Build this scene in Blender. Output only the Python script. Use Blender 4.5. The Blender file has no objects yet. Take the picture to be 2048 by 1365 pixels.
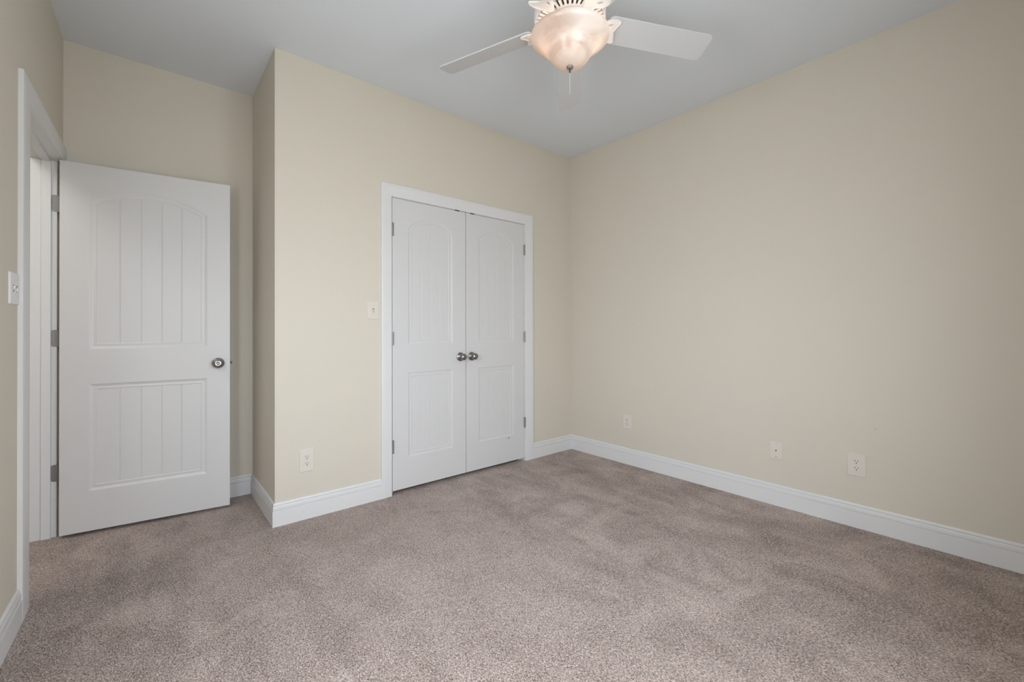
import bpy, bmesh, math, random
from mathutils import Vector, Matrix

S = bpy.context.scene
COL = S.collection
PI = math.pi

# ------------------------------------------------------------------ camera
CAM_H = 1.1166
YAW, PITCH, ROLL = 0.70204, 0.00442, -0.00243
cd = bpy.data.cameras.new('camera')
cd.sensor_fit = 'HORIZONTAL'
cd.sensor_width = 36.0
cd.lens = 862.49 / 2048 * 36.0
cd.shift_y = -25.25 / 2048
cd.clip_start = 0.02
cam = bpy.data.objects.new('camera', cd)
COL.objects.link(cam)
fw = Vector((math.sin(YAW) * math.cos(PITCH), math.cos(YAW) * math.cos(PITCH), math.sin(PITCH)))
rt = Vector((math.cos(YAW), -math.sin(YAW), 0))
up = rt.cross(fw)
rt2 = rt * math.cos(ROLL) + up * math.sin(ROLL)
up2 = -rt * math.sin(ROLL) + up * math.cos(ROLL)
cam.matrix_world = Matrix(((rt2.x, up2.x, -fw.x, 0), (rt2.y, up2.y, -fw.y, 0),
                           (rt2.z, up2.z, -fw.z, CAM_H), (0, 0, 0, 1)))
S.camera = cam

# ------------------------------------------------------------------ daylight
SKY = 12.4
W = bpy.data.worlds.new('daylight')
S.world = W
W.use_nodes = True
wn, wl = W.node_tree.nodes, W.node_tree.links
wn.clear()
wo = wn.new('ShaderNodeOutputWorld')
wb = wn.new('ShaderNodeBackground')
wt = wn.new('ShaderNodeTexCoord')
ws = wn.new('ShaderNodeSeparateXYZ')
wr = wn.new('ShaderNodeValToRGB')
wm = wn.new('ShaderNodeMapRange')
wm.inputs['From Min'].default_value = -0.25
wm.inputs['From Max'].default_value = 0.25
wr.color_ramp.elements[0].color = (0.58, 0.595, 0.60, 1)      # ground and trees outside
wr.color_ramp.elements[1].color = (0.90, 0.96, 1.04, 1)      # hazy sky
wl.new(wt.outputs['Generated'], ws.inputs[0])
wl.new(ws.outputs['Z'], wm.inputs['Value'])
wl.new(wm.outputs[0], wr.inputs[0])
wl.new(wr.outputs[0], wb.inputs[0])
wb.inputs[1].default_value = SKY
wl.new(wb.outputs[0], wo.inputs[0])

S.view_settings.view_transform = 'Standard'
S.view_settings.look = 'None'
S.view_settings.gamma = 1.0
S.view_settings.use_curve_mapping = False
S.view_settings.exposure = 0.0
S.cycles.max_bounces = 12
S.cycles.diffuse_bounces = 8
S.cycles.caustics_reflective = False
S.cycles.caustics_refractive = False
S.cycles.sample_clamp_indirect = 6.0

# ------------------------------------------------------------------ room numbers (metres)
H = 2.74
XR, YB = 3.0593, 2.7556          # right wall, closet wall
XP, YQ = 0.5560, 3.4355          # closet corner, back of the entry recess
XL, SK = -0.3580, 0.0217         # left wall at the recess, and how it leans away
YR = -0.28                       # window wall behind the camera
WT = 0.12                        # wall thickness


def lx(y):
    return XL - SK * (YQ - y)


WINS = [(0.18, 0.79), (0.87, 1.48)]    # two sashes in the window wall
WZ0, WZ1 = 0.62, 2.08

# daylight portal in each opening (guides sampling only, gives no light of its own)
for i, (a, b) in enumerate(WINS):
    ld = bpy.data.lights.new('window_portal', 'AREA')
    ld.shape = 'RECTANGLE'
    ld.size, ld.size_y = b - a, WZ1 - WZ0
    ld.cycles.is_portal = True
    lo = bpy.data.objects.new('window_portal', ld)
    COL.objects.link(lo)
    lo.location = ((a + b) / 2, YR - WT - 0.02, (WZ0 + WZ1) / 2)
    lo.rotation_euler = (math.radians(90), 0, 0)
LWIN = (0.45, 1.65)                    # one more sash in the left wall, beside the camera
ld = bpy.data.lights.new('window_portal', 'AREA')
ld.shape = 'RECTANGLE'
ld.size, ld.size_y = LWIN[1] - LWIN[0], WZ1 - WZ0
ld.cycles.is_portal = True
lo = bpy.data.objects.new('window_portal', ld)
COL.objects.link(lo)
lo.location = (lx(1.05) - WT - 0.02, 1.05, (WZ0 + WZ1) / 2)
lo.rotation_euler = (math.radians(90), 0, -PI / 2 - math.atan(SK))


# ------------------------------------------------------------------ materials
def mat(name, col, rough=0.5, metal=0.0, spec=0.5):
    m = bpy.data.materials.new(name)
    m.use_nodes = True
    b = m.node_tree.nodes['Principled BSDF']
    b.inputs['Base Color'].default_value = (*col, 1)
    b.inputs['Roughness'].default_value = rough
    b.inputs['Metallic'].default_value = metal
    b.inputs['Specular IOR Level'].default_value = spec
    return m, m.node_tree.nodes, m.node_tree.links, b


def noise_bump(m, n, l, b, scale, strength, dist=0.001, stretch=None, detail=3.0):
    tc = n.new('ShaderNodeTexCoord')
    nz = n.new('ShaderNodeTexNoise')
    nz.inputs['Scale'].default_value = scale
    nz.inputs['Detail'].default_value = detail
    src = tc.outputs['Object']
    if stretch:
        mp = n.new('ShaderNodeMapping')
        mp.inputs['Scale'].default_value = stretch
        l.new(src, mp.inputs[0])
        src = mp.outputs[0]
    l.new(src, nz.inputs['Vector'])
    bp = n.new('ShaderNodeBump')
    bp.inputs['Strength'].default_value = strength
    bp.inputs['Distance'].default_value = dist
    l.new(nz.outputs[0], bp.inputs['Height'])
    l.new(bp.outputs[0], b.inputs['Normal'])
    return nz


def make_paint(name, col, rough, var=0.02):
    m, n, l, b = mat(name, col, rough, 0, 0.3)
    noise_bump(m, n, l, b, 260, 0.10, 0.0006)
    nz = n.new('ShaderNodeTexNoise')
    nz.inputs['Scale'].default_value = 1.7
    nz.inputs['Detail'].default_value = 4
    tc = n.new('ShaderNodeTexCoord')
    l.new(tc.outputs['Object'], nz.inputs['Vector'])
    mx = n.new('ShaderNodeMix')
    mx.data_type = 'RGBA'
    mx.inputs['A'].default_value = (*[c * (1 - var) for c in col], 1)
    mx.inputs['B'].default_value = (*[c * (1 + var) for c in col], 1)
    l.new(nz.outputs[0], mx.inputs['Factor'])
    l.new(mx.outputs['Result'], b.inputs['Base Color'])
    return m


M_WALL = make_paint('beige_wall_paint', (0.646, 0.604, 0.523), 0.6)
M_CEIL = make_paint('white_ceiling_paint', (0.70, 0.742, 0.79), 0.9)
M_TRIM, n_, l_, b_ = mat('white_trim_paint', (0.715, 0.72, 0.725), 0.38)
noise_bump(M_TRIM, n_, l_, b_, 40, 0.05, 0.001)
M_DOOR, n_, l_, b_ = mat('white_door_paint', (0.64, 0.642, 0.645), 0.42)
noise_bump(M_DOOR, n_, l_, b_, 60, 0.10, 0.0008, (6, 6, 0.35))
M_PLATE, *_ = mat('ivory_plastic', (0.690, 0.648, 0.585), 0.35)
M_WPLATE, *_ = mat('white_plastic', (0.78, 0.78, 0.78), 0.35)
M_NICKEL, n_, l_, b_ = mat('satin_nickel', (0.31, 0.305, 0.295), 0.26, 1.0)
noise_bump(M_NICKEL, n_, l_, b_, 300, 0.04, 0.0003)
M_HINGE, n_, l_, b_ = mat('dull_nickel_hinge', (0.29, 0.29, 0.285), 0.45, 0.75)
noise_bump(M_HINGE, n_, l_, b_, 200, 0.08, 0.0004)
M_DARK, *_ = mat('dark_hole', (0.012, 0.011, 0.010), 0.8)
M_BRASS, *_ = mat('aged_brass', (0.10, 0.075, 0.045), 0.55, 0.5)
M_PAN, *_ = mat('lamplit_motor_pan', (0.26, 0.19, 0.145), 0.7)  # brown stands in for warm lamplight seen between the vent ribs
M_SCUFF, *_ = mat('dark_scuff', (0.12, 0.11, 0.10), 0.8)
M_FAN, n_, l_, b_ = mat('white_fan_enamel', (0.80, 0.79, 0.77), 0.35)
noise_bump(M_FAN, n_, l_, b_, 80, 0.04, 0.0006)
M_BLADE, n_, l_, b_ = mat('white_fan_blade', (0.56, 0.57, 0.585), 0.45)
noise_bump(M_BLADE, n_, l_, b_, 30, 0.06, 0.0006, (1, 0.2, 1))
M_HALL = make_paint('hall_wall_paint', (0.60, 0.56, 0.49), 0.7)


def emission_mat(name, col, strength):
    m = bpy.data.materials.new(name)
    m.use_nodes = True
    n, l = m.node_tree.nodes, m.node_tree.links
    n.clear()
    o = n.new('ShaderNodeOutputMaterial')
    e = n.new('ShaderNodeEmission')
    e.inputs[0].default_value = (*col, 1)
    e.inputs[1].default_value = strength
    l.new(e.outputs[0], o.inputs[0])
    return m


M_BULB = emission_mat('lit_bulb', (1.0, 0.80, 0.66), 7.5)


def alabaster():
    m = bpy.data.materials.new('alabaster_glass')
    m.use_nodes = True
    n, l = m.node_tree.nodes, m.node_tree.links
    n.clear()
    o = n.new('ShaderNodeOutputMaterial')
    tc = n.new('ShaderNodeTexCoord')
    nz = n.new('ShaderNodeTexNoise')
    nz.inputs['Scale'].default_value = 3.0
    nz.inputs['Detail'].default_value = 2.5
    nz.inputs['Distortion'].default_value = 1.6
    mp = n.new('ShaderNodeMapping')
    mp.inputs['Scale'].default_value = (1.0, 1.0, 3.2)
    mp.inputs['Rotation'].default_value = (0.5, 0.35, 0.2)
    l.new(tc.outputs['Object'], mp.inputs[0])
    l.new(mp.outputs[0], nz.inputs['Vector'])
    cr = n.new('ShaderNodeValToRGB')
    cr.color_ramp.elements[0].position = 0.32
    cr.color_ramp.elements[0].color = (0.62, 0.50, 0.43, 1)
    cr.color_ramp.elements[1].position = 0.66
    cr.color_ramp.elements[1].color = (0.88, 0.84, 0.80, 1)
    l.new(nz.outputs[0], cr.inputs[0])
    df = n.new('ShaderNodeBsdfDiffuse')
    tr = n.new('ShaderNodeBsdfTranslucent')
    l.new(cr.outputs[0], df.inputs[0])
    l.new(cr.outputs[0], tr.inputs[0])
    m1 = n.new('ShaderNodeMixShader')
    m1.inputs[0].default_value = 0.33
    l.new(df.outputs[0], m1.inputs[1])
    l.new(tr.outputs[0], m1.inputs[2])
    gl = n.new('ShaderNodeBsdfGlossy')
    gl.inputs['Roughness'].default_value = 0.25
    m2 = n.new('ShaderNodeMixShader')
    m2.inputs[0].default_value = 0.05
    l.new(m1.outputs[0], m2.inputs[1])
    l.new(gl.outputs[0], m2.inputs[2])
    l.new(m2.outputs[0], o.inputs[0])
    return m


M_BOWL = alabaster()


def carpet():
    m, n, l, b = mat('taupe_twist_carpet', (0.3, 0.25, 0.23), 0.95, 0, 0.05)
    b.inputs['Sheen Weight'].default_value = 0.15
    tc = n.new('ShaderNodeTexCoord')

    def tex(scale, detail, rough=0.5, dist=0.0, vec=None):
        z = n.new('ShaderNodeTexNoise')
        z.inputs['Scale'].default_value = scale
        z.inputs['Detail'].default_value = detail
        z.inputs['Roughness'].default_value = rough
        z.inputs['Distortion'].default_value = dist
        l.new(vec or tc.outputs['Object'], z.inputs['Vector'])
        return z

    # twisted tufts: stretched a little along the brushed direction
    mp = n.new('ShaderNodeMapping')
    mp.inputs['Rotation'].default_value = (0, 0, 0.6)
    mp.inputs['Scale'].default_value = (1.0, 0.62, 1.0)
    l.new(tc.outputs['Object'], mp.inputs[0])
    tuft = tex(255, 3.0, 0.62, 1.0, mp.outputs[0])
    pmap = n.new('ShaderNodeMapping')
    pmap.inputs['Location'].default_value = (3.1, 1.7, 0)
    l.new(tc.outputs['Object'], pmap.inputs[0])
    patch = tex(2.9, 5.0, 0.66, 1.0, pmap.outputs[0])
    brush_map = n.new('ShaderNodeMapping')
    brush_map.inputs['Rotation'].default_value = (0, 0, -0.12)
    brush_map.inputs['Scale'].default_value = (4.6, 1.3, 1.0)
    l.new(tc.outputs['Object'], brush_map.inputs[0])
    brush = tex(1.5, 4.0, 0.62, 0.5, brush_map.outputs[0])
    pm = n.new('ShaderNodeMix')                                   # pile lying one way or the other
    pm.data_type = 'FLOAT'
    pm.inputs[0].default_value = 0.40
    l.new(patch.outputs[0], pm.inputs[2])
    l.new(brush.outputs[0], pm.inputs[3])
    # the walked-on middle is even; the nap is ruffled towards both sides
    sx = n.new('ShaderNodeSeparateXYZ')
    l.new(tc.outputs['Object'], sx.inputs[0])
    m1 = n.new('ShaderNodeMath')
    m1.operation = 'SUBTRACT'
    l.new(sx.outputs['X'], m1.inputs[0])
    m1.inputs[1].default_value = 0.95
    m2 = n.new('ShaderNodeMath')
    m2.operation = 'ABSOLUTE'
    l.new(m1.outputs[0], m2.inputs[0])
    mr = n.new('ShaderNodeMapRange')
    mr.inputs['From Min'].default_value = 0.25
    mr.inputs['From Max'].default_value = 1.0
    mr.inputs['To Min'].default_value = 0.20
    mr.inputs['To Max'].default_value = 0.40
    l.new(m2.outputs[0], mr.inputs['Value'])
    m3 = n.new('ShaderNodeMath')
    m3.operation = 'SUBTRACT'
    l.new(pm.outputs[0], m3.inputs[0])
    m3.inputs[1].default_value = 0.5
    a = n.new('ShaderNodeMath')
    a.operation = 'MULTIPLY'
    l.new(m3.outputs[0], a.inputs[0])
    l.new(mr.outputs[0], a.inputs[1])
    s = n.new('ShaderNodeMath')
    s.operation = 'ADD'
    l.new(tuft.outputs[0], s.inputs[0])
    l.new(a.outputs[0], s.inputs[1])
    cr = n.new('ShaderNodeValToRGB')
    e = cr.color_ramp.elements
    e[0].position, e[0].color = 0.34, (0.105, 0.072, 0.058, 1)
    e[1].position, e[1].color = 0.645, (0.78, 0.67, 0.615, 1)
    k = e.new(0.50)
    k.color = (0.402, 0.320, 0.283, 1)
    l.new(s.outputs[0], cr.inputs[0])
    l.new(cr.outputs[0], b.inputs['Base Color'])
    bp = n.new('ShaderNodeBump')
    bp.inputs['Strength'].default_value = 0.9
    bp.inputs['Distance'].default_value = 0.006
    l.new(tuft.outputs[0], bp.inputs['Height'])
    l.new(bp.outputs[0], b.inputs['Normal'])
    return m


M_CARPET = carpet()


# ------------------------------------------------------------------ mesh helpers
def box(bm, x0, x1, y0, y1, z0, z1):
    v = [bm.verts.new(p) for p in ((x0, y0, z0), (x1, y0, z0), (x1, y1, z0), (x0, y1, z0),
                                   (x0, y0, z1), (x1, y0, z1), (x1, y1, z1), (x0, y1, z1))]
    for f in ((0, 3, 2, 1), (4, 5, 6, 7), (0, 1, 5, 4), (1, 2, 6, 5), (2, 3, 7, 6), (3, 0, 4, 7)):
        bm.faces.new([v[i] for i in f])
    return v


def lathe(bm, prof, seg=32, M=None, closed=False):
    """Revolve (r, z) points about Z, then place with matrix M."""
    M = M or Matrix.Identity(4)
    rings = []
    for r, z in prof:
        if r < 1e-6:
            rings.append([bm.verts.new(M @ Vector((0, 0, z)))])
        else:
            rings.append([bm.verts.new(M @ Vector((r * math.cos(2 * PI * i / seg), r * math.sin(2 * PI * i / seg), z)))
                          for i in range(seg)])
    for a, b in zip(rings, rings[1:]):
        for i in range(seg):
            j = (i + 1) % seg
            if len(a) == 1 and len(b) == 1:
                continue
            if len(a) == 1:
                bm.faces.new((a[0], b[j], b[i]))
            elif len(b) == 1:
                bm.faces.new((a[i], a[j], b[0]))
            else:
                bm.faces.new((a[i], a[j], b[j], b[i]))


def prism(bm, pts, y0, y1, axis='y'):
    """Extrude an outline; pts are (x, z) for axis y, (x, y) for axis z."""
    def P(p, d):
        return (p[0], d, p[1]) if axis == 'y' else (p[0], p[1], d)
    a = [bm.verts.new(P(p, y0)) for p in pts]
    b = [bm.verts.new(P(p, y1)) for p in pts]
    bm.faces.new(a)
    bm.faces.new(list(reversed(b)))
    for i in range(len(pts)):
        j = (i + 1) % len(pts)
        bm.faces.new((a[j], a[i], b[i], b[j]))


def rrect(x0, x1, z0, z1, r, n=4, corners=(1, 1, 1, 1)):
    out = []
    for (cx, cz, a0, on) in ((x1 - r, z1 - r, 0, corners[0]), (x0 + r, z1 - r, 90, corners[1]),
                             (x0 + r, z0 + r, 180, corners[2]), (x1 - r, z0 + r, 270, corners[3])):
        if not on:
            sx = x1 if a0 in (0, 270) else x0
            sz = z1 if a0 in (0, 90) else z0
            out.append((sx, sz))
            continue
        for i in range(n + 1):
            t = math.radians(a0 + 90 * i / n)
            out.append((cx + r * math.cos(t), cz + r * math.sin(t)))
    return out


def obj(name, bm, m, parent=None, loc=None, rotz=None, smooth=False, bevel=0.0):
    bmesh.ops.recalc_face_normals(bm, faces=bm.faces)
    me = bpy.data.meshes.new(name)
    bm.to_mesh(me)
    bm.free()
    me.materials.append(m)
    if smooth:
        for p in me.polygons:
            p.use_smooth = True
        try:
            me.set_sharp_from_angle(angle=math.radians(38))
        except Exception:
            pass
    o = bpy.data.objects.new(name, me)
    COL.objects.link(o)
    if parent is not None:
        o.parent = parent
    if loc is not None:
        o.location = loc
    if rotz is not None:
        o.rotation_euler = (0, 0, rotz)
    if bevel:
        bv = o.modifiers.new('bevel', 'BEVEL')
        bv.width = bevel
        bv.segments = 2
        bv.limit_method = 'ANGLE'
        bv.angle_limit = math.radians(40)
    return o


def empty(name, loc=(0, 0, 0), rotz=0.0):
    o = bpy.data.objects.new(name, None)
    o.empty_display_size = 0.05
    COL.objects.link(o)
    o.location = loc
    o.rotation_euler = (0, 0, rotz)
    return o


def thing(o, label, cat, group=None):
    o['label'] = label
    o['category'] = cat
    o['kind'] = 'thing'
    if group:
        o['group'] = group
    return o


def struct(o, label=None, cat=None):
    o['kind'] = 'structure'
    if label:
        o['label'] = label
    if cat:
        o['category'] = cat
    return o


# wall frames: local x = to the right when facing the wall, y = into the wall, z = up
RZ_BACK = 0.0
RZ_RIGHT = -PI / 2
RZ_LEFT = PI / 2 - math.atan(SK)


def left_pt(y, off=0.0):
    """Point on the left wall's face at depth y, moved off into the room."""
    d = Vector((SK, 1, 0)).normalized()
    nrm = Vector((d.y, -d.x, 0))
    p = Vector((lx(y), y, 0)) + nrm * off
    return p


# ------------------------------------------------------------------ shell
EXT0, EXT1 = -1.75, XR + WT       # floor / ceiling reach (hall included)
bm = bmesh.new()
box(bm, XL - 0.30, EXT1, YR - WT, 1.2, -0.12, 0.0)
box(bm, EXT0, EXT1, 1.2, 4.6, -0.12, 0.0)
struct(obj('floor', bm, M_CARPET), 'taupe twist pile carpet covering the whole floor', 'carpet')
bm = bmesh.new()
box(bm, XL - 0.30, EXT1, YR - WT, 1.2, H, H + 0.12)
box(bm, EXT0, EXT1, 1.2, 4.6, H, H + 0.12)
struct(obj('ceiling', bm, M_CEIL), 'flat white painted ceiling above the fan', 'ceiling')

# closet opening
CX0, CX1, CZ = 1.2600, 2.4735, 2.0275
bm = bmesh.new()
box(bm, XP, CX0, YB, YB + WT, 0, H)
box(bm, CX1, XR + WT, YB, YB + WT, 0, H)
box(bm, CX0, CX1, YB, YB + WT, CZ, H)
# closet interior: rear and side partitions that belong to the same built-out
struct(obj('wall_back', bm, M_WALL), 'beige wall holding the closet doors', 'wall')
bm = bmesh.new()
box(bm, XP, XR + WT, YQ, YQ + WT, 0, H)
struct(obj('wall_closet_rear', bm, M_HALL))
bm = bmesh.new()
box(bm, XP, XP + WT, YB + WT, YQ, 0, H)
struct(obj('wall_alcove_side', bm, M_WALL), 'short beige return wall beside the open entry door', 'wall')
bm = bmesh.new()
box(bm, XL - 0.35, XP, YQ, YQ + WT, 0, H)
struct(obj('wall_alcove_back', bm, M_WALL), 'beige wall of the recess behind the open entry door', 'wall')
bm = bmesh.new()
box(bm, XR, XR + WT, YR - WT, YB, 0, H)
wall_right = struct(obj('wall_right', bm, M_WALL), 'long plain beige wall with three outlet plates', 'wall')

# entry opening in the left wall; local x along the wall (0 at y = EY0 side), y into the wall
EY0, EY1, EZ = 2.622, 3.3935, 2.0450        # jamb faces and head
LW = left_pt(YR - WT)
left_len = (YQ - (YR - WT)) * math.sqrt(1 + SK * SK)
k_l = math.sqrt(1 + SK * SK)


def lu(y):                                   # depth y -> local x on the left wall
    return (y - (YR - WT)) * k_l


JT = 0.018
bm = bmesh.new()
box(bm, 0, lu(LWIN[0]), 0, WT, 0, H)
box(bm, lu(LWIN[1]), lu(EY0) - JT, 0, WT, 0, H)
box(bm, lu(LWIN[0]), lu(LWIN[1]), 0, WT, 0, WZ0)
box(bm, lu(LWIN[0]), lu(LWIN[1]), 0, WT, WZ1, H)
box(bm, lu(EY1) + JT, left_len, 0, WT, 0, H)
box(bm, lu(EY0) - JT, lu(EY1) + JT, 0, WT, EZ + JT, H)
struct(obj('wall_left', bm, M_WALL, None, LW, RZ_LEFT), 'beige wall around the entry door opening', 'wall')

# window wall behind the camera
bm = bmesh.new()
w0, w3 = WINS[0][0], WINS[1][1]
xa = lx(YR) - 0.2
box(bm, xa, w0, YR - WT, YR, 0, H)
box(bm, w3, XR, YR - WT, YR, 0, H)
box(bm, w0, w3, YR - WT, YR, 0, WZ0)
box(bm, w0, w3, YR - WT, YR, WZ1, H)
box(bm, WINS[0][1], WINS[1][0], YR - WT, YR, WZ0, WZ1)
struct(obj('wall_rear', bm, M_WALL))
wl_c = left_pt(sum(LWIN) / 2)
for i, (cxy, hw, rz) in enumerate([(((a + b) / 2, YR), (b - a) / 2, PI) for a, b in WINS] + [((wl_c.x, wl_c.y), (LWIN[1] - LWIN[0]) / 2, RZ_LEFT)]):
    we = struct(empty('window_%d' % (i + 1), (cxy[0], cxy[1], WZ0), rz))
    hh = WZ1 - WZ0
    bm = bmesh.new()
    for (x0, x1, z0, z1) in ((-hw, -hw + 0.04, 0, hh), (hw - 0.04, hw, 0, hh), (-hw + 0.04, hw - 0.04, 0, 0.04),
                             (-hw + 0.04, hw - 0.04, hh - 0.04, hh), (-hw + 0.04, hw - 0.04, hh / 2 - 0.02, hh / 2 + 0.02)):
        box(bm, x0, x1, 0.04, 0.09, z0, z1)
    obj('window_frame', bm, M_TRIM, we)
    bm = bmesh.new()
    box(bm, -hw - 0.03, hw + 0.03, -0.035, 0.0, -0.025, 0.0)
    obj('window_sill', bm, M_TRIM, we)

hl = bpy.data.lights.new('hall_fill_light', 'AREA')  # unseen light without a fixture, added to brighten the open door and jamb
hl.shape = 'DISK'
hl.size = 0.9
hl.energy = 18
hl.color = (1.0, 0.97, 0.94)
ho = bpy.data.objects.new('hall_fill_light', hl)
COL.objects.link(ho)
ho.location = (-1.15, 2.2, H - 0.03)
# hall beyond the entry door (only glimpsed from the side)
bm = bmesh.new()
box(bm, EXT0, EXT0 + 0.1, 1.2, 4.6, 0, H)
struct(obj('wall_hall_far', bm, M_HALL))
bm = bmesh.new()
box(bm, EXT0 + 0.1, lx(1.2) - WT + 0.02, 1.2, 1.3, 0, H)
struct(obj('wall_hall_near', bm, M_HALL))
bm = bmesh.new()
box(bm, EXT0 + 0.1, XL - 0.1, 4.5, 4.6, 0, H)
box(bm, XL - 0.1 - 0.1, XL - 0.1, YQ + WT, 4.5, 0, H)
struct(obj('wall_hall_end', bm, M_HALL))
bm = bmesh.new()
box(bm, XR, XR + WT, YB + WT, YQ, 0, H)
struct(obj('wall_closet_side', bm, M_HALL))

# ------------------------------------------------------------------ baseboards
BASE = [(0, -0.01), (0.0140, -0.01), (0.0140, 0.0880), (0.0132, 0.0892), (0.0075, 0.0900), (0.0075, 0.0922),
        (0.0118, 0.0930), (0.0122, 0.1000), (0.0112, 0.1120), (0.0098, 0.1160), (0.0045, 0.1168), (0.0045, 0.1188),
        (0.0090, 0.1196), (0.0086, 0.1250), (0.0065, 0.1300), (0.0030, 0.1325), (0, 0.1325)]


def base_run(bm, x0, x1, m0, m1):
    """Profile run along local x; m = 0 butt, +1 inside corner mitre, -1 outside corner mitre."""
    a = [bm.verts.new((x0 + m0 * n, -n, z)) for n, z in BASE]
    b = [bm.verts.new((x1 - m1 * n, -n, z)) for n, z in BASE]
    for i in range(len(BASE)):
        j = (i + 1) % len(BASE)
        bm.faces.new((a[i], b[i], b[j], a[j]))
    bm.faces.new(list(reversed(a)))
    bm.faces.new(b)


CAS_OL, CAS_OR, CAS_T = 1.1870, 2.5610, 2.1100       # closet casing outer edges and top
bm = bmesh.new()
base_run(bm, XP, CAS_OL, -1, 0)
bb = struct(obj('baseboard_back', bm, M_TRIM, None, (0, YB, 0)), 'white baseboard between the closet corner and closet casing', 'baseboard')
bm = bmesh.new()
lathe(bm, [(0.0072, 0), (0.0076, 0.0008), (0.0062, 0.0016), (0.0050, 0.0008), (0.0046, 0.0002), (0, 0.0002)], 20,
      Matrix.Translation((0.703, -0.0140, 0.0542)) @ Matrix.Rotation(PI / 2, 4, 'X'))
obj('doorstop_socket', bm, M_TRIM, bb, smooth=True)
bm = bmesh.new()
base_run(bm, CAS_OR, XR, 0, 1)
struct(obj('baseboard_back_right', bm, M_TRIM, None, (0, YB, 0)), 'short white baseboard between closet casing and right corner', 'baseboard')
bm = bmesh.new()
base_run(bm, 0, YB - 1.1601, 1, 0)
base_run(bm, YB - 1.1599, YB - YR, 0, 0)
struct(obj('baseboard_right', bm, M_TRIM, None, (XR, YB, 0), RZ_RIGHT), 'white baseboard along the long right wall', 'baseboard')
bm = bmesh.new()
base_run(bm, XL, XP, 1, 1)
struct(obj('baseboard_alcove_back', bm, M_TRIM, None, (0, YQ, 0)), 'white baseboard behind the open entry door', 'baseboard')
bm = bmesh.new()
base_run(bm, 0, YQ - YB, 1, -1)
struct(obj('baseboard_alcove_side', bm, M_TRIM, None, (XP, YQ, 0), RZ_RIGHT), 'white baseboard on the short return wall', 'baseboard')
E_OUT0 = 2.4790                                        # near edge of the entry casing
bm = bmesh.new()
base_run(bm, WT, lu(E_OUT0), 0, 0)
struct(obj('baseboard_left', bm, M_TRIM, None, LW, RZ_LEFT), 'white baseboard at lower left below the switch plate', 'baseboard')

# ------------------------------------------------------------------ casings and jambs
def cas_prof(w):
    return [(0, 0), (0, 0.0090), (0.003, 0.0100), (0.011, 0.0106), (0.026, 0.0116),
            (w * 0.70, 0.0140), (w - 0.012, 0.0150), (w - 0.010, 0.0145), (w - 0.008, 0.0150), (w - 0.003, 0.0156), (w, 0.0140), (w, 0)]


def sweep(bm, A, B):
    a = [bm.verts.new(p) for p in A]
    b = [bm.verts.new(p) for p in B]
    k = len(a)
    for i in range(k):
        j = (i + 1) % k
        bm.faces.new((a[i], b[i], b[j], a[j]))
    bm.faces.new(list(reversed(a)))
    bm.faces.new(b)


def casing(parent, xi0, xi1, zi, wl_, wr_, wt_, clip_right=None):
    """Two mitred legs and a head around an opening (inner edges xi0, xi1, zi)."""
    pl, pr, pt = cas_prof(wl_), cas_prof(wr_), cas_prof(wt_)
    bm = bmesh.new()
    sweep(bm, [(xi0 - w, -d, -0.01) for w, d in pl], [(xi0 - w, -d, zi + u) for (w, d), (u, _) in zip(pl, pt)])
    obj('casing_leg', bm, M_TRIM, parent, smooth=True)
    bm = bmesh.new()
    cl = (lambda x: min(x, clip_right)) if clip_right else (lambda x: x)
    sweep(bm, [(cl(xi1 + w), -d, -0.01) for w, d in pr], [(cl(xi1 + w), -d, zi + u) for (w, d), (u, _) in zip(pr, pt)])
    obj('casing_leg', bm, M_TRIM, parent, smooth=True)
    bm = bmesh.new()
    sweep(bm, [(xi0 - a, -d, zi + w) for (w, d), (a, _) in zip(pt, pl)],
          [(cl(xi1 + a), -d, zi + w) for (w, d), (a, _) in zip(pt, pr)])
    obj('casing_head', bm, M_TRIM, parent, smooth=True)


t1 = struct(empty('trim_1', (0, YB, 0)), 'white casing around the double closet doors', 'door casing')
casing(t1, CX0 + 0.001, CX1 + 0.001, CZ - 0.0005, CX0 + 0.001 - CAS_OL, CAS_OR - CX1 - 0.001, CAS_T - CZ + 0.0005)
bm = bmesh.new()
box(bm, CX0, CX0 + 0.0035, 0.0005, WT, 0, CZ)
box(bm, CX1 - 0.004, CX1, 0.0005, WT, 0, CZ)
box(bm, CX0 + 0.0035, CX1 - 0.004, 0.0005, WT, CZ - 0.003, CZ)
# stop behind the leaves
box(bm, CX0 + 0.0035, CX0 + 0.03, 0.045, 0.056, 0, CZ - 0.003)
box(bm, CX1 - 0.03, CX1 - 0.004, 0.045, 0.056, 0, CZ - 0.003)
box(bm, CX0 + 0.03, CX1 - 0.03, 0.045, 0.056, CZ - 0.03, CZ - 0.003)
obj('door_jamb', bm, M_TRIM, t1)

t2 = struct(empty('trim_2', LW, RZ_LEFT), 'white casing and jamb of the open entry doorway', 'door casing')
ec0, ec1 = lu(EY0) - 0.005, lu(EY1) + 0.005
casing(t2, ec0, ec1, EZ + 0.005, ec0 - lu(E_OUT0), 0.082, 0.078, clip_right=left_len - 0.001)
bm = bmesh.new()
box(bm, lu(EY0) - JT, lu(EY0), 0.0, WT, 0, EZ)
box(bm, lu(EY1), lu(EY1) + JT, 0.0165, WT, 0, EZ)
box(bm, lu(EY0) - JT, lu(EY1) + JT, 0.0, WT, EZ, EZ + JT)
obj('door_jamb', bm, M_TRIM, t2, bevel=0.0012)
bm = bmesh.new()
box(bm, lu(EY0), lu(EY0) + 0.011, 0.039, 0.075, 0, EZ)
box(bm, lu(EY1) - 0.011, lu(EY1), 0.039, 0.075, 0, EZ)
box(bm, lu(EY0) + 0.011, lu(EY1) - 0.011, 0.039, 0.075, EZ - 0.011, EZ)
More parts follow.
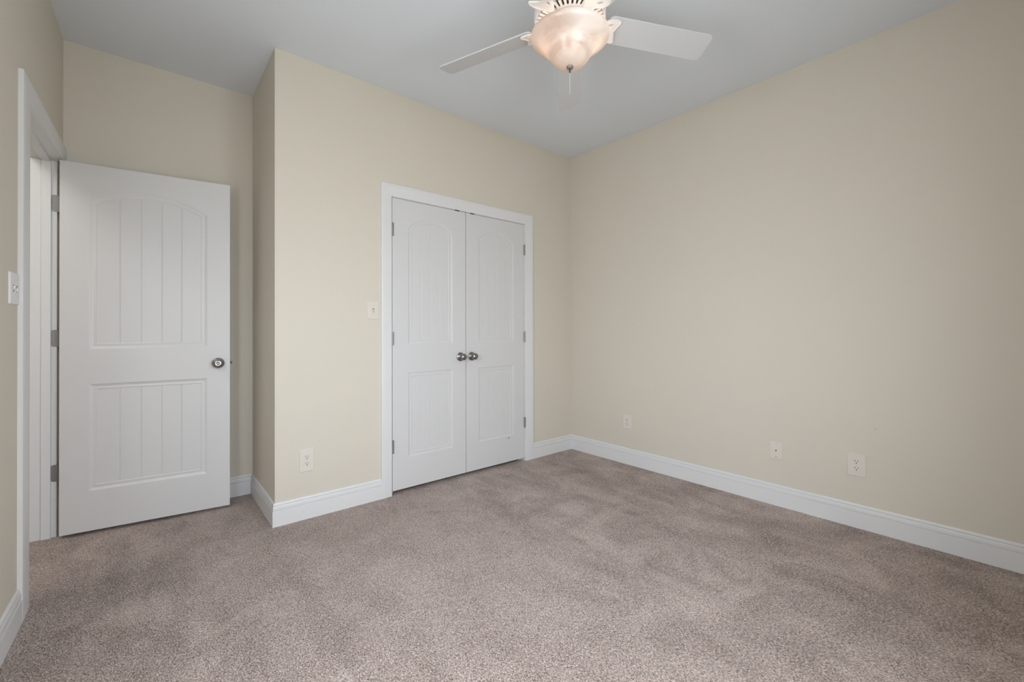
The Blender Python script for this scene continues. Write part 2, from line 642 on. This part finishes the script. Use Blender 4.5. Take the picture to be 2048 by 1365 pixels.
obj('door_stop', bm, M_TRIM, t2, bevel=0.0012)
bm = bmesh.new()
prism(bm, rrect(-0.004, 0.030, 0.918 - 0.028, 0.918 + 0.028, 0.006), 0, 0.0016)
sp = obj('strike_plate', bm, M_HINGE, t2)
sp.location = (lu(EY0) + 0.0005, 0.001, 0)
sp.rotation_euler = (0, 0, PI / 2)


# ------------------------------------------------------------------ doors
def outline(x0, x1, z0, zs, zc, d, N=14):
    """Closed loop inset by d; arched when zc > zs."""
    pts = [(x0 + d, z0 + d), (x1 - d, z0 + d)]
    if zc > zs:
        c, r = (x1 - x0), zc - zs
        R = (c * c / 4 + r * r) / (2 * r)
        cz, cx = zc - R, (x0 + x1) / 2
        h = c / 2 - d
        a = math.asin(h / (R - d))
        for i in range(N + 1):
            t = a - 2 * a * i / N
            pts.append((cx + (R - d) * math.sin(t), cz + (R - d) * math.cos(t)))
    else:
        pts += [(x1 - d, zc - d), (x0 + d, zc - d)]
    return pts


RINGS = [(0.0, 0.0), (0.0040, 0.0014), (0.0100, 0.0042), (0.0160, 0.0056), (0.0220, 0.0050), (0.0285, 0.0044),
         (0.0312, 0.0062), (0.0335, 0.0067)]


def door_leaf(w, h0, h1, t, grooves, gd=0.0028, dep=1.0, s=0.1165):
    bm = bmesh.new()
    x0, x1 = s, w - s
    panels = [(x0, x1, 0.2375, 0.8265, 0.8265), (x0, x1, 1.0190, 1.8345, 1.9150)]

    def quad(*p):
        bm.faces.new([bm.verts.new(q) for q in p])

    def poly(p, y):
        bm.faces.new([bm.verts.new((q[0], y, q[1])) for q in p])

    # stiles and rails
    poly([(0, h0), (x0, h0), (x0, h1), (0, h1)], 0)
    poly([(x1, h0), (w, h0), (w, h1), (x1, h1)], 0)
    poly([(x0, h0), (x1, h0), (x1, panels[0][2]), (x0, panels[0][2])], 0)
    poly([(x0, panels[0][4]), (x1, panels[0][4]), (x1, panels[1][2]), (x0, panels[1][2])], 0)
    arch = outline(*panels[1], 0)[2:]
    for p, q in zip(arch, arch[1:]):
        poly([(q[0], q[1]), (p[0], p[1]), (p[0], h1), (q[0], h1)], 0)
    # moulded panels
    for P in panels:
        prev = None
        for d, y in RINGS:
            y *= dep
            ring = [bm.verts.new((px, y, pz)) for px, pz in outline(*P, d)]
            if prev:
                k = len(ring)
                for i in range(k):
                    j = (i + 1) % k
                    bm.faces.new((prev[i], prev[j], ring[j], ring[i]))
            prev = ring
        d, yb = RINGS[-1]
        yb *= dep
        xa, xb, za = P[0] + d, P[1] - d, P[2] + d
        c, r = P[1] - P[0], P[4] - P[3]
        if r > 0:
            R = (c * c / 4 + r * r) / (2 * r)
            cz, cx = P[4] - R, (P[0] + P[1]) / 2
            top = lambda x: cz + math.sqrt((R - d) ** 2 - (x - cx) ** 2)
        else:
            top = lambda x: P[4] - d
        hw = 0.0030
        xs = [(xa, yb)]
        for g in range(1, grooves + 1):
            gx = xa + (xb - xa) * g / (grooves + 1)
            xs += [(gx - hw, yb), (gx, yb + gd), (gx + hw, yb)]
        xs.append((xb, yb))
        for (xl, yl), (xr, yr) in zip(xs, xs[1:]):
            n = 6 if xr - xl > 0.02 else 1
            tp = [(xl + (xr - xl) * i / n, yl + (yr - yl) * i / n) for i in range(n + 1)]
            vs = [bm.verts.new((xl, yl, za)), bm.verts.new((xr, yr, za))]
            vs += [bm.verts.new((x, y, top(x))) for x, y in reversed(tp)]
            bm.faces.new(vs)
            if yl != yr:                              # small end caps of the groove
                deep = max((xl, yl), (xr, yr), key=lambda q: q[1])
                other = min((xl, yl), (xr, yr), key=lambda q: q[1])
                for zf in (za, top(deep[0])):
                    quad((deep[0], deep[1], zf), (other[0], other[1], zf), (deep[0], yb, zf))
    # edges and back
    quad((0, 0, h0), (0, 0, h1), (0, t, h1), (0, t, h0))
    quad((w, 0, h0), (w, t, h0), (w, t, h1), (w, 0, h1))
    quad((0, 0, h1), (w, 0, h1), (w, t, h1), (0, t, h1))
    quad((0, 0, h0), (0, t, h0), (w, t, h0), (w, 0, h0))
    quad((0, t, h0), (0, t, h1), (w, t, h1), (w, t, h0))
    # leave the faces as built: outward normals
    for f in bm.faces:
        f.normal_update()
    return bm


def raw_obj(name, bm, m, parent):
    bmesh.ops.remove_doubles(bm, verts=bm.verts, dist=1e-5)
    return obj(name, bm, m, parent)


def axis_y(x, z, y=0.0):
    """Lathe axis pointing out of the door (towards -y)."""
    return Matrix.Translation((x, y, z)) @ Matrix.Rotation(PI / 2, 4, 'X')


# entry door: hall side of the leaf faces the room
D0, D1 = Vector((-0.3600, 3.3316, 0)), Vector((0.3991, 3.2357, 0))
da = math.atan2(D1.y - D0.y, D1.x - D0.x)
DW = (D1 - D0).length
d1 = struct(empty('door_1', D0, da), 'white two-panel plank entry door standing open', 'door')
raw_obj('door_leaf', door_leaf(DW, 0.0185, 2.0385, 0.035, 4), M_DOOR, d1)
KX, KZ = 0.7045, 0.9165
bm = bmesh.new()
lathe(bm, [(0.0325, 0), (0.0325, 0.003), (0.031, 0.006), (0.026, 0.0085), (0.016, 0.010), (0.0125, 0.013), (0.0115, 0.022),
           (0.0115, 0.028), (0.0150, 0.033), (0.0225, 0.039), (0.0262, 0.047), (0.0265, 0.054), (0.0240, 0.0605),
           (0.0185, 0.0640), (0.0120, 0.0648), (0.0082, 0.0640), (0.0078, 0.0622), (0.0066, 0.0622), (0.0062, 0.0640), (0.0035, 0.0655), (0, 0.0657)],
      36, axis_y(KX, KZ))
kn = obj('door_knob', bm, M_NICKEL, d1, smooth=True)
kn['label'] = 'satin nickel round knob'
bm = bmesh.new()
lathe(bm, [(0.0325, 0), (0.0325, 0.003), (0.026, 0.0085), (0.0115, 0.022), (0.0115, 0.028), (0.0225, 0.039),
           (0.0265, 0.054), (0.0185, 0.0640), (0, 0.0657)], 28,
      Matrix.Translation((KX, 0.035, KZ)) @ Matrix.Rotation(-PI / 2, 4, 'X'))
obj('door_knob', bm, M_NICKEL, d1, smooth=True)
bm = bmesh.new()
box(bm, DW - 0.0002, DW + 0.0012, 0.0055, 0.0295, KZ - 0.028, KZ + 0.028)
fp = obj('latch_plate', bm, M_HINGE, d1)
bm = bmesh.new()
prism(bm, [(DW + 0.001, 0.011), (DW + 0.012, 0.012), (DW + 0.012, 0.016), (DW + 0.003, 0.024), (DW + 0.001, 0.024)], KZ - 0.0075, KZ + 0.0075, 'z')
obj('latch_bolt', bm, M_BRASS, fp)
# hinges: knuckle on the pin plus the leaf on the jamb, seen in the gap
for hz in (1.8145, 1.0795, 0.3465):
    bm = bmesh.new()
    # jamb leaf lies on the jamb face; local frame of the door is turned, so place in wall terms
    pts = rrect(-0.031, 0.004, hz - 0.0455, hz + 0.0455, 0.009, 5, (0, 1, 1, 0))
    prism(bm, pts, -0.0016, 0.0)
    hj = obj('hinge', bm, M_HINGE, d1)
    # world placement: on the hinge-side jamb face, x along world X, flat against y = EY1
    target = Matrix.Translation((XL - 0.0075, EY1 - 0.0004, 0)) @ Matrix.Rotation(-math.atan(SK), 4, 'Z')
    dm = Matrix.Translation(D0) @ Matrix.Rotation(da, 4, 'Z')
    hj.matrix_local = dm.inverted() @ target
    bm = bmesh.new()
    for (sx, sz) in ((-0.0075, 0.034), (-0.021, 0.0), (-0.0075, -0.034)):
        lathe(bm, [(0.0042, 0), (0.0040, 0.0008), (0.0016, 0.0004), (0, -0.0004)], 14,
              Matrix.Translation((sx, -0.0016, hz + sz)) @ Matrix.Rotation(PI / 2, 4, 'X'))
    sc = obj('hinge_screw', bm, M_HINGE, hj, smooth=True)
    bm = bmesh.new()
    lathe(bm, [(0, -0.048), (0.004, -0.0465), (0.0055, -0.0455), (0.0055, 0.0455), (0.004, 0.0465), (0, 0.048)], 14,
          Matrix.Translation((0.0105, 0.0035, hz)))
    obj('hinge_knuckle', bm, M_HINGE, hj, smooth=True)

# closet doors
LWD = 0.5965
GAP = 0.0045


def closet_leaf(idx, x0, hinge_left, label):
    d = struct(empty('door_%d' % idx, (x0, YB + 0.001, 0)), label, 'door')
    raw_obj('door_leaf', door_leaf(LWD, 0.0265, 2.0215, 0.035, 3, 0.0009, 0.75), M_DOOR, d)
    kx = LWD - 0.0485 if hinge_left else 0.0510
    bm = bmesh.new()
    lathe(bm, [(0.0335, 0), (0.0335, 0.003), (0.032, 0.006), (0.026, 0.0085), (0.016, 0.0100), (0.0120, 0.013), (0.0110, 0.019),
               (0.0115, 0.024), (0.0165, 0.029), (0.0222, 0.035), (0.0250, 0.043), (0.0250, 0.050), (0.0220, 0.0570),
               (0.0160, 0.0615), (0.0080, 0.0635), (0, 0.0640)], 36, axis_y(kx, 0.9165))
    k = obj('door_knob', bm, M_NICKEL, d, smooth=True)
    k['label'] = 'satin nickel dummy knob'
    hx = 0.0003 if hinge_left else LWD + 0.0025
    for hz in (1.8055, 1.0625, 0.3285):
        bm = bmesh.new()
        r = 0.0078
        z = hz - 0.0445
        for i in range(5):
            L = 0.0178
            lathe(bm, [(0, z), (r - 0.0006, z), (r, z + 0.0006), (r, z + L - 0.0008), (r - 0.0006, z + L - 0.0002), (0, z + L - 0.0002)], 14,
                  Matrix.Translation((hx, -0.0058, 0)))
            z += L
        s_ = 1 if hinge_left else -1
        box(bm, min(hx, hx + s_ * 0.004), max(hx, hx + s_ * 0.004), -0.0045, 0.0006, hz - 0.0445, hz + 0.0445)
        obj('hinge', bm, M_HINGE, d, smooth=True)
    # roller catch on the top edge near the meeting stile
    cx = LWD - 0.0755 if hinge_left else 0.0590
    bm = bmesh.new()
    box(bm, cx - 0.020, cx + 0.020, -0.0022, 0.012, 2.0208, 2.0268)
    obj('catch', bm, M_DARK, d, bevel=0.001)
    return d


LX0 = CX0 + 0.0085
d2 = closet_leaf(2, LX0, True, 'left leaf of the white double closet doors')
d3 = closet_leaf(3, LX0 + LWD + GAP, False, 'right leaf of the white double closet doors')
bm = bmesh.new()
prism(bm, [(-0.014, 0.001), (-0.002, 0.0045), (0.012, 0.0035), (0.004, 0.0005), (-0.004, -0.003)], -0.0006, 0.0001)
box(bm, -0.006, 0.010, -0.0005, 0.0001, -0.011, -0.0095)
sc = obj('scuff_mark', bm, M_SCUFF, d3)
sc.location = (0.425, 0, 0.2235)

# ------------------------------------------------------------------ wall plates
def plate_mesh(w, h, t=0.0055):
    bm = bmesh.new()
    lo = rrect(-w / 2, w / 2, -h / 2, h / 2, 0.004)
    hi = rrect(-w / 2 + 0.003, w / 2 - 0.003, -h / 2 + 0.003, h / 2 - 0.003, 0.003)
    rings = [[bm.verts.new((p[0], y, p[1])) for p in q] for q, y in ((lo, 0.0), (lo, -t * 0.55), (hi, -t))]
    for a, b in zip(rings, rings[1:]):
        k = len(a)
        for i in range(k):
            j = (i + 1) % k
            bm.faces.new((a[i], a[j], b[j], b[i]))
    bm.faces.new(rings[-1])
    bm.faces.new(list(reversed(rings[0])))
    return bm


def screw(parent, x, z, m, t=0.0055):
    bm = bmesh.new()
    lathe(bm, [(0.0032, 0), (0.0030, 0.0006), (0.0018, 0.0010), (0, 0.0011)], 14, axis_y(x, z, -t))
    s = obj('screw', bm, m, parent, smooth=True)
    bm = bmesh.new()
    box(bm, x - 0.0024, x + 0.0024, -t - 0.00125, -t - 0.0009, z - 0.0004, z + 0.0004)
    obj('screw_slot', bm, M_SCUFF, s)


def duplex(name, loc, rz, w, h, m, label, group):
    o = thing(empty(name, loc, rz), label, 'outlet', group)
    obj('cover_plate', plate_mesh(w, h), m, o)
    for s in (1, -1):
        zc = s * 0.0195
        bm = bmesh.new()
        pts = []
        for i in range(28):                      # round face with flattened top and bottom
            a = 2 * PI * i / 28
            pts.append((0.0168 * math.cos(a), max(-0.0135, min(0.0135, 0.0168 * math.sin(a))) + zc))
        prism(bm, pts, -0.0072, -0.0040)
        f = obj('receptacle', bm, m, o, bevel=0.0006)
        bm = bmesh.new()
        for (sx, hh) in ((-0.0064, 0.0046), (0.0064, 0.0038)):
            box(bm, sx - 0.0012, sx + 0.0012, -0.0074, -0.0060, zc + 0.0045 - hh, zc + 0.0045 + hh)
        g = rrect(-0.0026, 0.0026, zc - 0.0100, zc - 0.0045, 0.0022, 4, (1, 1, 0, 0))
        prism(bm, g, -0.0074, -0.0060)
        obj('slots', bm, M_DARK, f)
    screw(o, 0, 0, m)
    return o


def toggle_switch(name, loc, rz, w, h, xs, m, label, ups):
    o = thing(empty(name, loc, rz), label, 'light switch', 'toggle light switches')
    obj('cover_plate', plate_mesh(w, h), m, o)
    for x, upw in zip(xs, ups):
        bm = bmesh.new()
        box(bm, x - 0.0052, x + 0.0052, -0.0060, -0.0050, -0.0122, 0.0122)
        fr = obj('toggle_slot', bm, M_SCUFF, o)
        bm = bmesh.new()
        tz = 0.0070 if upw else -0.0060
        A = [(x - 0.0044, -0.0052, -0.0090), (x + 0.0044, -0.0052, -0.0090), (x + 0.0044, -0.0052, 0.0090), (x - 0.0044, -0.0052, 0.0090)]
        B = [(x - 0.0034, -0.0098, tz - 0.0030), (x + 0.0034, -0.0098, tz - 0.0030), (x + 0.0034, -0.0088, tz + 0.0022), (x - 0.0034, -0.0088, tz + 0.0022)]
        va, vb = [bm.verts.new(p) for p in A], [bm.verts.new(p) for p in B]
        bm.faces.new(va)
        bm.faces.new(list(reversed(vb)))
        for i in range(4):
            j = (i + 1) % 4
            bm.faces.new((va[j], va[i], vb[i], vb[j]))
        obj('toggle', bm, m, fr, bevel=0.0006)
        screw(o, x, 0.0300, m)
        screw(o, x, -0.0300, m)
    return o


toggle_switch('light_switch', (1.1340, YB, 1.2500), RZ_BACK, 0.0785, 0.1165, [0.0], M_PLATE,
              'ivory single toggle switch plate on the wall left of the closet casing', [False])
p = left_pt(2.4150)
toggle_switch('light_switch', (p.x, p.y, 1.2755), RZ_LEFT, 0.1270, 0.1170, [-0.023, 0.023], M_WPLATE,
              'white double toggle switch plate beside the entry door casing at far left', [True, False])
G = 'duplex outlets low on the walls'
duplex('wall_outlet', (0.7261, YB, 0.3454), RZ_BACK, 0.0820, 0.1336, M_PLATE,
       'ivory duplex outlet left of the closet, below the wall switch', G)
duplex('wall_outlet', (XR, 2.1310, 0.3504), RZ_RIGHT, 0.0790, 0.1173, M_PLATE,
       'small ivory duplex outlet on the right wall nearest the corner', G)
duplex('wall_outlet', (XR, 0.6064, 0.3507), RZ_RIGHT, 0.0850, 0.1270, M_PLATE,
       'large ivory duplex outlet on the right wall farthest from the corner', G)
cx = thing(empty('cable_plate', (XR, 1.0140, 0.3477), RZ_RIGHT), 'blank ivory wall plate with one round cable hole on the right wall', 'wall plate')
obj('cover_plate', plate_mesh(0.0725, 0.1130), M_PLATE, cx)
bm = bmesh.new()
lathe(bm, [(0.0062, 0), (0.0062, 0.0012), (0.0048, 0.0016), (0.0044, 0.0010), (0.0044, 0.0002)], 20, axis_y(0, 0, -0.0055))
cj = obj('cable_jack', bm, M_PLATE, cx, smooth=True)
bm = bmesh.new()
lathe(bm, [(0.0046, 0.0006), (0.002, 0.0008), (0, 0.0008)], 16, axis_y(0, 0, -0.0055))
obj('jack_hole', bm, M_DARK, cj)
screw(cx, 0, 0.042, M_PLATE)
bm = bmesh.new()
lathe(bm, [(0.0030, 0), (0.0028, 0.0006), (0, 0.0010)], 12, axis_y(0, -0.042, -0.0055))
obj('screw', bm, M_SCUFF, cx)
bm = bmesh.new()
lathe(bm, [(0.0022, 0), (0.0020, 0.0004), (0, 0.0004)], 10, Matrix.Translation((XR, 0.5227, 0.5674)) @ Matrix.Rotation(-PI / 2, 4, 'Y'))
obj('nail_hole', bm, M_SCUFF, wall_right)

# ------------------------------------------------------------------ ceiling fan
FC = Vector((1.4138, 1.2745, 0))
fan = thing(empty('ceiling_fan', (FC.x, FC.y, H)), 'white five-blade ceiling fan with lit alabaster bowl light', 'ceiling fan')


def fz(z):            # world height -> fan local height
    return z - H


bm = bmesh.new()
lathe(bm, [(0, fz(2.74)), (0.072, fz(2.74)), (0.072, fz(2.725)), (0.060, fz(2.69)), (0.035, fz(2.665)), (0.016, fz(2.66)), (0, fz(2.66))], 40)
obj('canopy', bm, M_FAN, fan, smooth=True)
bm = bmesh.new()
lathe(bm, [(0.0127, fz(2.665)), (0.0127, fz(2.59))], 20)
obj('downrod', bm, M_FAN, fan, smooth=True)
bm = bmesh.new()
lathe(bm, [(0, fz(2.60)), (0.05, fz(2.60)), (0.085, fz(2.592)), (0.125, fz(2.572)), (0.150, fz(2.54)), (0.156, fz(2.50)), (0.156, fz(2.472)),
           (0.152, fz(2.466)), (0.146, fz(2.468)), (0.144, fz(2.478)), (0.05, fz(2.478)), (0, fz(2.478))], 56)
mh = obj('motor_housing', bm, M_FAN, fan, smooth=True)
# pierced ring of radial ribs under the motor
bm = bmesh.new()
lathe(bm, [(0.085, fz(2.470)), (0.110, fz(2.4595)), (0.114, fz(2.4595)), (0.114, fz(2.466)), (0.09, fz(2.476))], 56)
NR = 42
for i in range(NR):
    a = 2 * PI * i / NR
    rotm = Matrix.Rotation(a, 4, 'Z')
    v = box(bm, 0.111, 0.1465, -0.0050, 0.0050, fz(2.4605), fz(2.4665))
    for q in v:
        q.co = rotm @ Vector((q.co.x, q.co.y * (q.co.x / 0.130), q.co.z))
obj('vent_ring', bm, M_FAN, mh)
bm = bmesh.new()
lathe(bm, [(0.145, fz(2.4775)), (0.085, fz(2.4775))], 48)
obj('motor_pan', bm, M_PAN, mh)
bm = bmesh.new()
lathe(bm, [(0.0, fz(2.470)), (0.092, fz(2.470)), (0.096, fz(2.464)), (0.096, fz(2.448)), (0.090, fz(2.442)), (0.07, fz(2.440)), (0.066, fz(2.434)),
           (0.066, fz(2.424)), (0.062, fz(2.412)), (0.058, fz(2.408)), (0.0, fz(2.406))], 48)
obj('light_fitter', bm, M_FAN, fan, smooth=True)
# bowl: profile from rim to tip
BOWL = [(0.1650, 2.4100), (0.1695, 2.4090), (0.1710, 2.4040), (0.1695, 2.3960), (0.1620, 2.3880), (0.1490, 2.3785), (0.1335, 2.3680), (0.1180, 2.3555), (0.1045, 2.3420), (0.0955, 2.3285),
 (0.0870, 2.3140), (0.0780, 2.3010), (0.0660, 2.2900), (0.0545, 2.2818), (0.0400, 2.2765), (0.0230, 2.2740), (0.0, 2.2735)]
bm = bmesh.new()
lathe(bm, [(r, fz(z)) for r, z in BOWL], 72)
obj('light_bowl', bm, M_BOWL, fan, smooth=True)
bm = bmesh.new()
lathe(bm, [(0, fz(2.2765)), (0.0130, fz(2.2745)), (0.0150, fz(2.2705)), (0.0130, fz(2.2635)), (0.0075, fz(2.2605)), (0.0055, fz(2.2600)), (0, fz(2.2595))], 28)
fin = obj('finial', bm, M_HINGE, fan, smooth=True)
fin['label'] = 'grey metal finial under the bowl'
bm = bmesh.new()
lathe(bm, [(0.0032, fz(2.2601)), (0.0036, fz(2.2585)), (0.0030, fz(2.2545)), (0.0034, fz(2.2515)), (0.0028, fz(2.2460)), (0, fz(2.2455))], 16)
obj('finial_stem', bm, M_BRASS, fin, smooth=True)
bm = bmesh.new()
z = 2.2450
while z > 2.150:                                    # beaded chain
    bmesh.ops.create_uvsphere(bm, u_segments=8, v_segments=6, radius=0.0011, matrix=Matrix.Translation((0, 0, fz(z))))
    z -= 0.0026
obj('pull_chain', bm, M_WPLATE, fan, smooth=True)
for s in (1, -1):
    bm = bmesh.new()
    lathe(bm, [(0.0, fz(2.402)), (0.013, fz(2.402)), (0.013, fz(2.392)), (0.016, fz(2.385)), (0.026, fz(2.368)), (0.029, fz(2.352)), (0.026, fz(2.337)), (0.014, fz(2.327)), (0, fz(2.325))], 24)
    b = obj('light_bulb', bm, M_BULB, fan, smooth=True)
    bm = bmesh.new()
    lathe(bm, [(0.0, fz(2.448)), (0.016, fz(2.447)), (0.017, fz(2.4335)), (0.014, fz(2.4315)), (0.0, fz(2.4315))], 20,
          Matrix.Translation((s * 0.082 * rt.x, s * 0.082 * rt.y, 0)))
    obj('lamp_socket', bm, M_FAN, fan, smooth=True)
    b.location = (s * 0.082 * rt.x, s * 0.082 * rt.y, 0.030)

# blades
ZB, A0, TILT, DROOP = 2.46, 0.837, 0.281, 0.062
R0, R1, HW0, HW1, BT = 0.168, 0.660, 0.064, 0.066, 0.0055


def blade_bm():
    bm = bmesh.new()
    rc = 0.022
    pts = []
    for i in range(7):
        t = PI / 2 * i / 6
        pts.append((HW1 - rc + rc * math.sin(t + 0) if False else HW1 - rc + rc * math.cos(t), R1 - rc + rc * math.sin(t)))
    for i in range(7):
        t = PI / 2 + PI / 2 * i / 6
        pts.append((-HW1 + rc + rc * math.cos(t), R1 - rc + rc * math.sin(t)))
    for i in range(5):
        t = PI + PI / 2 * i / 4
        pts.append((-HW0 + 0.02 + 0.02 * math.cos(t), R0 + 0.02 + 0.02 * math.sin(t)))
    for i in range(5):
        t = 1.5 * PI + PI / 2 * i / 4
        pts.append((HW0 - 0.02 + 0.02 * math.cos(t), R0 + 0.02 + 0.02 * math.sin(t)))
    prism(bm, pts, -BT / 2, BT / 2, 'z')
    return bm


def iron_bm():
    """Cast butterfly-shaped bracket under the blade root, with two teardrop openings."""
    half = [(0.011, 0.088), (0.013, 0.112), (0.020, 0.134), (0.033, 0.149), (0.046, 0.163), (0.054, 0.182), (0.0560, 0.196), (0.0555, 0.207), (0.0520, 0.2165), (0.0465, 0.2205),
            (0.040, 0.2190), (0.031, 0.2150), (0.020, 0.2110), (0.010, 0.2075), (0.004, 0.2045)]
    pts = half + [(0.0, 0.2035)] + [(-x, y) for x, y in reversed(half)]
    bm = bmesh.new()
    zt, zb = -BT / 2 - 0.0010, -BT / 2 - 0.0062

    def tear(s):
        out = []
        for i in range(16):
            a = 2 * PI * i / 16
            r = 0.0085 + 0.0035 * math.sin(a)
            out.append((s * (0.024 + r * 0.62 * math.cos(a) + 0.006 * math.sin(a)), 0.172 + 1.5 * r * math.sin(a)))
        return out
    loops = [pts, tear(1), tear(-1)]
    top_bot = []
    for z in (zt, zb):
        vl = [[bm.verts.new((q[0], q[1], z)) for q in lp] for lp in loops]
        ed = []
        for vs in vl:
            for i in range(len(vs)):
                ed.append(bm.edges.new((vs[i], vs[(i + 1) % len(vs)])))
        bmesh.ops.triangle_fill(bm, use_beauty=True, use_dissolve=False, edges=ed)
        top_bot.append(vl)
    for va, vb in zip(*top_bot):
        for i in range(len(va)):
            j = (i + 1) % len(va)
            bm.faces.new((va[i], va[j], vb[j], vb[i]))
    # raised rim along the outline
    k = len(pts)
    for i in range(k - 1):
        p0, p1 = Vector((*pts[i], 0)), Vector((*pts[i + 1], 0))
        c = Vector((0, 0.175, 0))
        q0, q1 = p0 + (c - p0).normalized() * 0.006, p1 + (c - p1).normalized() * 0.006
        A = [bm.verts.new((q.x, q.y, zb)) for q in (p0, p1, q1, q0)]
        B = [bm.verts.new((q.x, q.y, zb - 0.0022)) for q in (p0, p1, q1, q0)]
        bm.faces.new(B)
        for a_ in range(4):
            b2 = (a_ + 1) % 4
            bm.faces.new((A[a_], A[b2], B[b2], B[a_]))
    return bm


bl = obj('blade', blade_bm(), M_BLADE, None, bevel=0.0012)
ir = obj('blade_iron', iron_bm(), M_FAN, None, bevel=0.0010)
for k in range(5):
    if k:
        b2, i2 = bl.copy(), ir.copy()
        COL.objects.link(b2)
        COL.objects.link(i2)
    else:
        b2, i2 = bl, ir
    a = A0 + math.radians(72) * k
    M = (Matrix.Translation((0, 0, fz(ZB))) @ Matrix.Rotation(-a, 4, 'Z') @ Matrix.Translation((0, 0.15, 0)) @
         Matrix.Rotation(-DROOP, 4, 'X') @ Matrix.Rotation(-TILT, 4, 'Y') @ Matrix.Translation((0, -0.15, 0)))
    b2.parent = fan
    b2.matrix_local = M
    i2.parent = b2
    i2.matrix_local = Matrix.Identity(4)
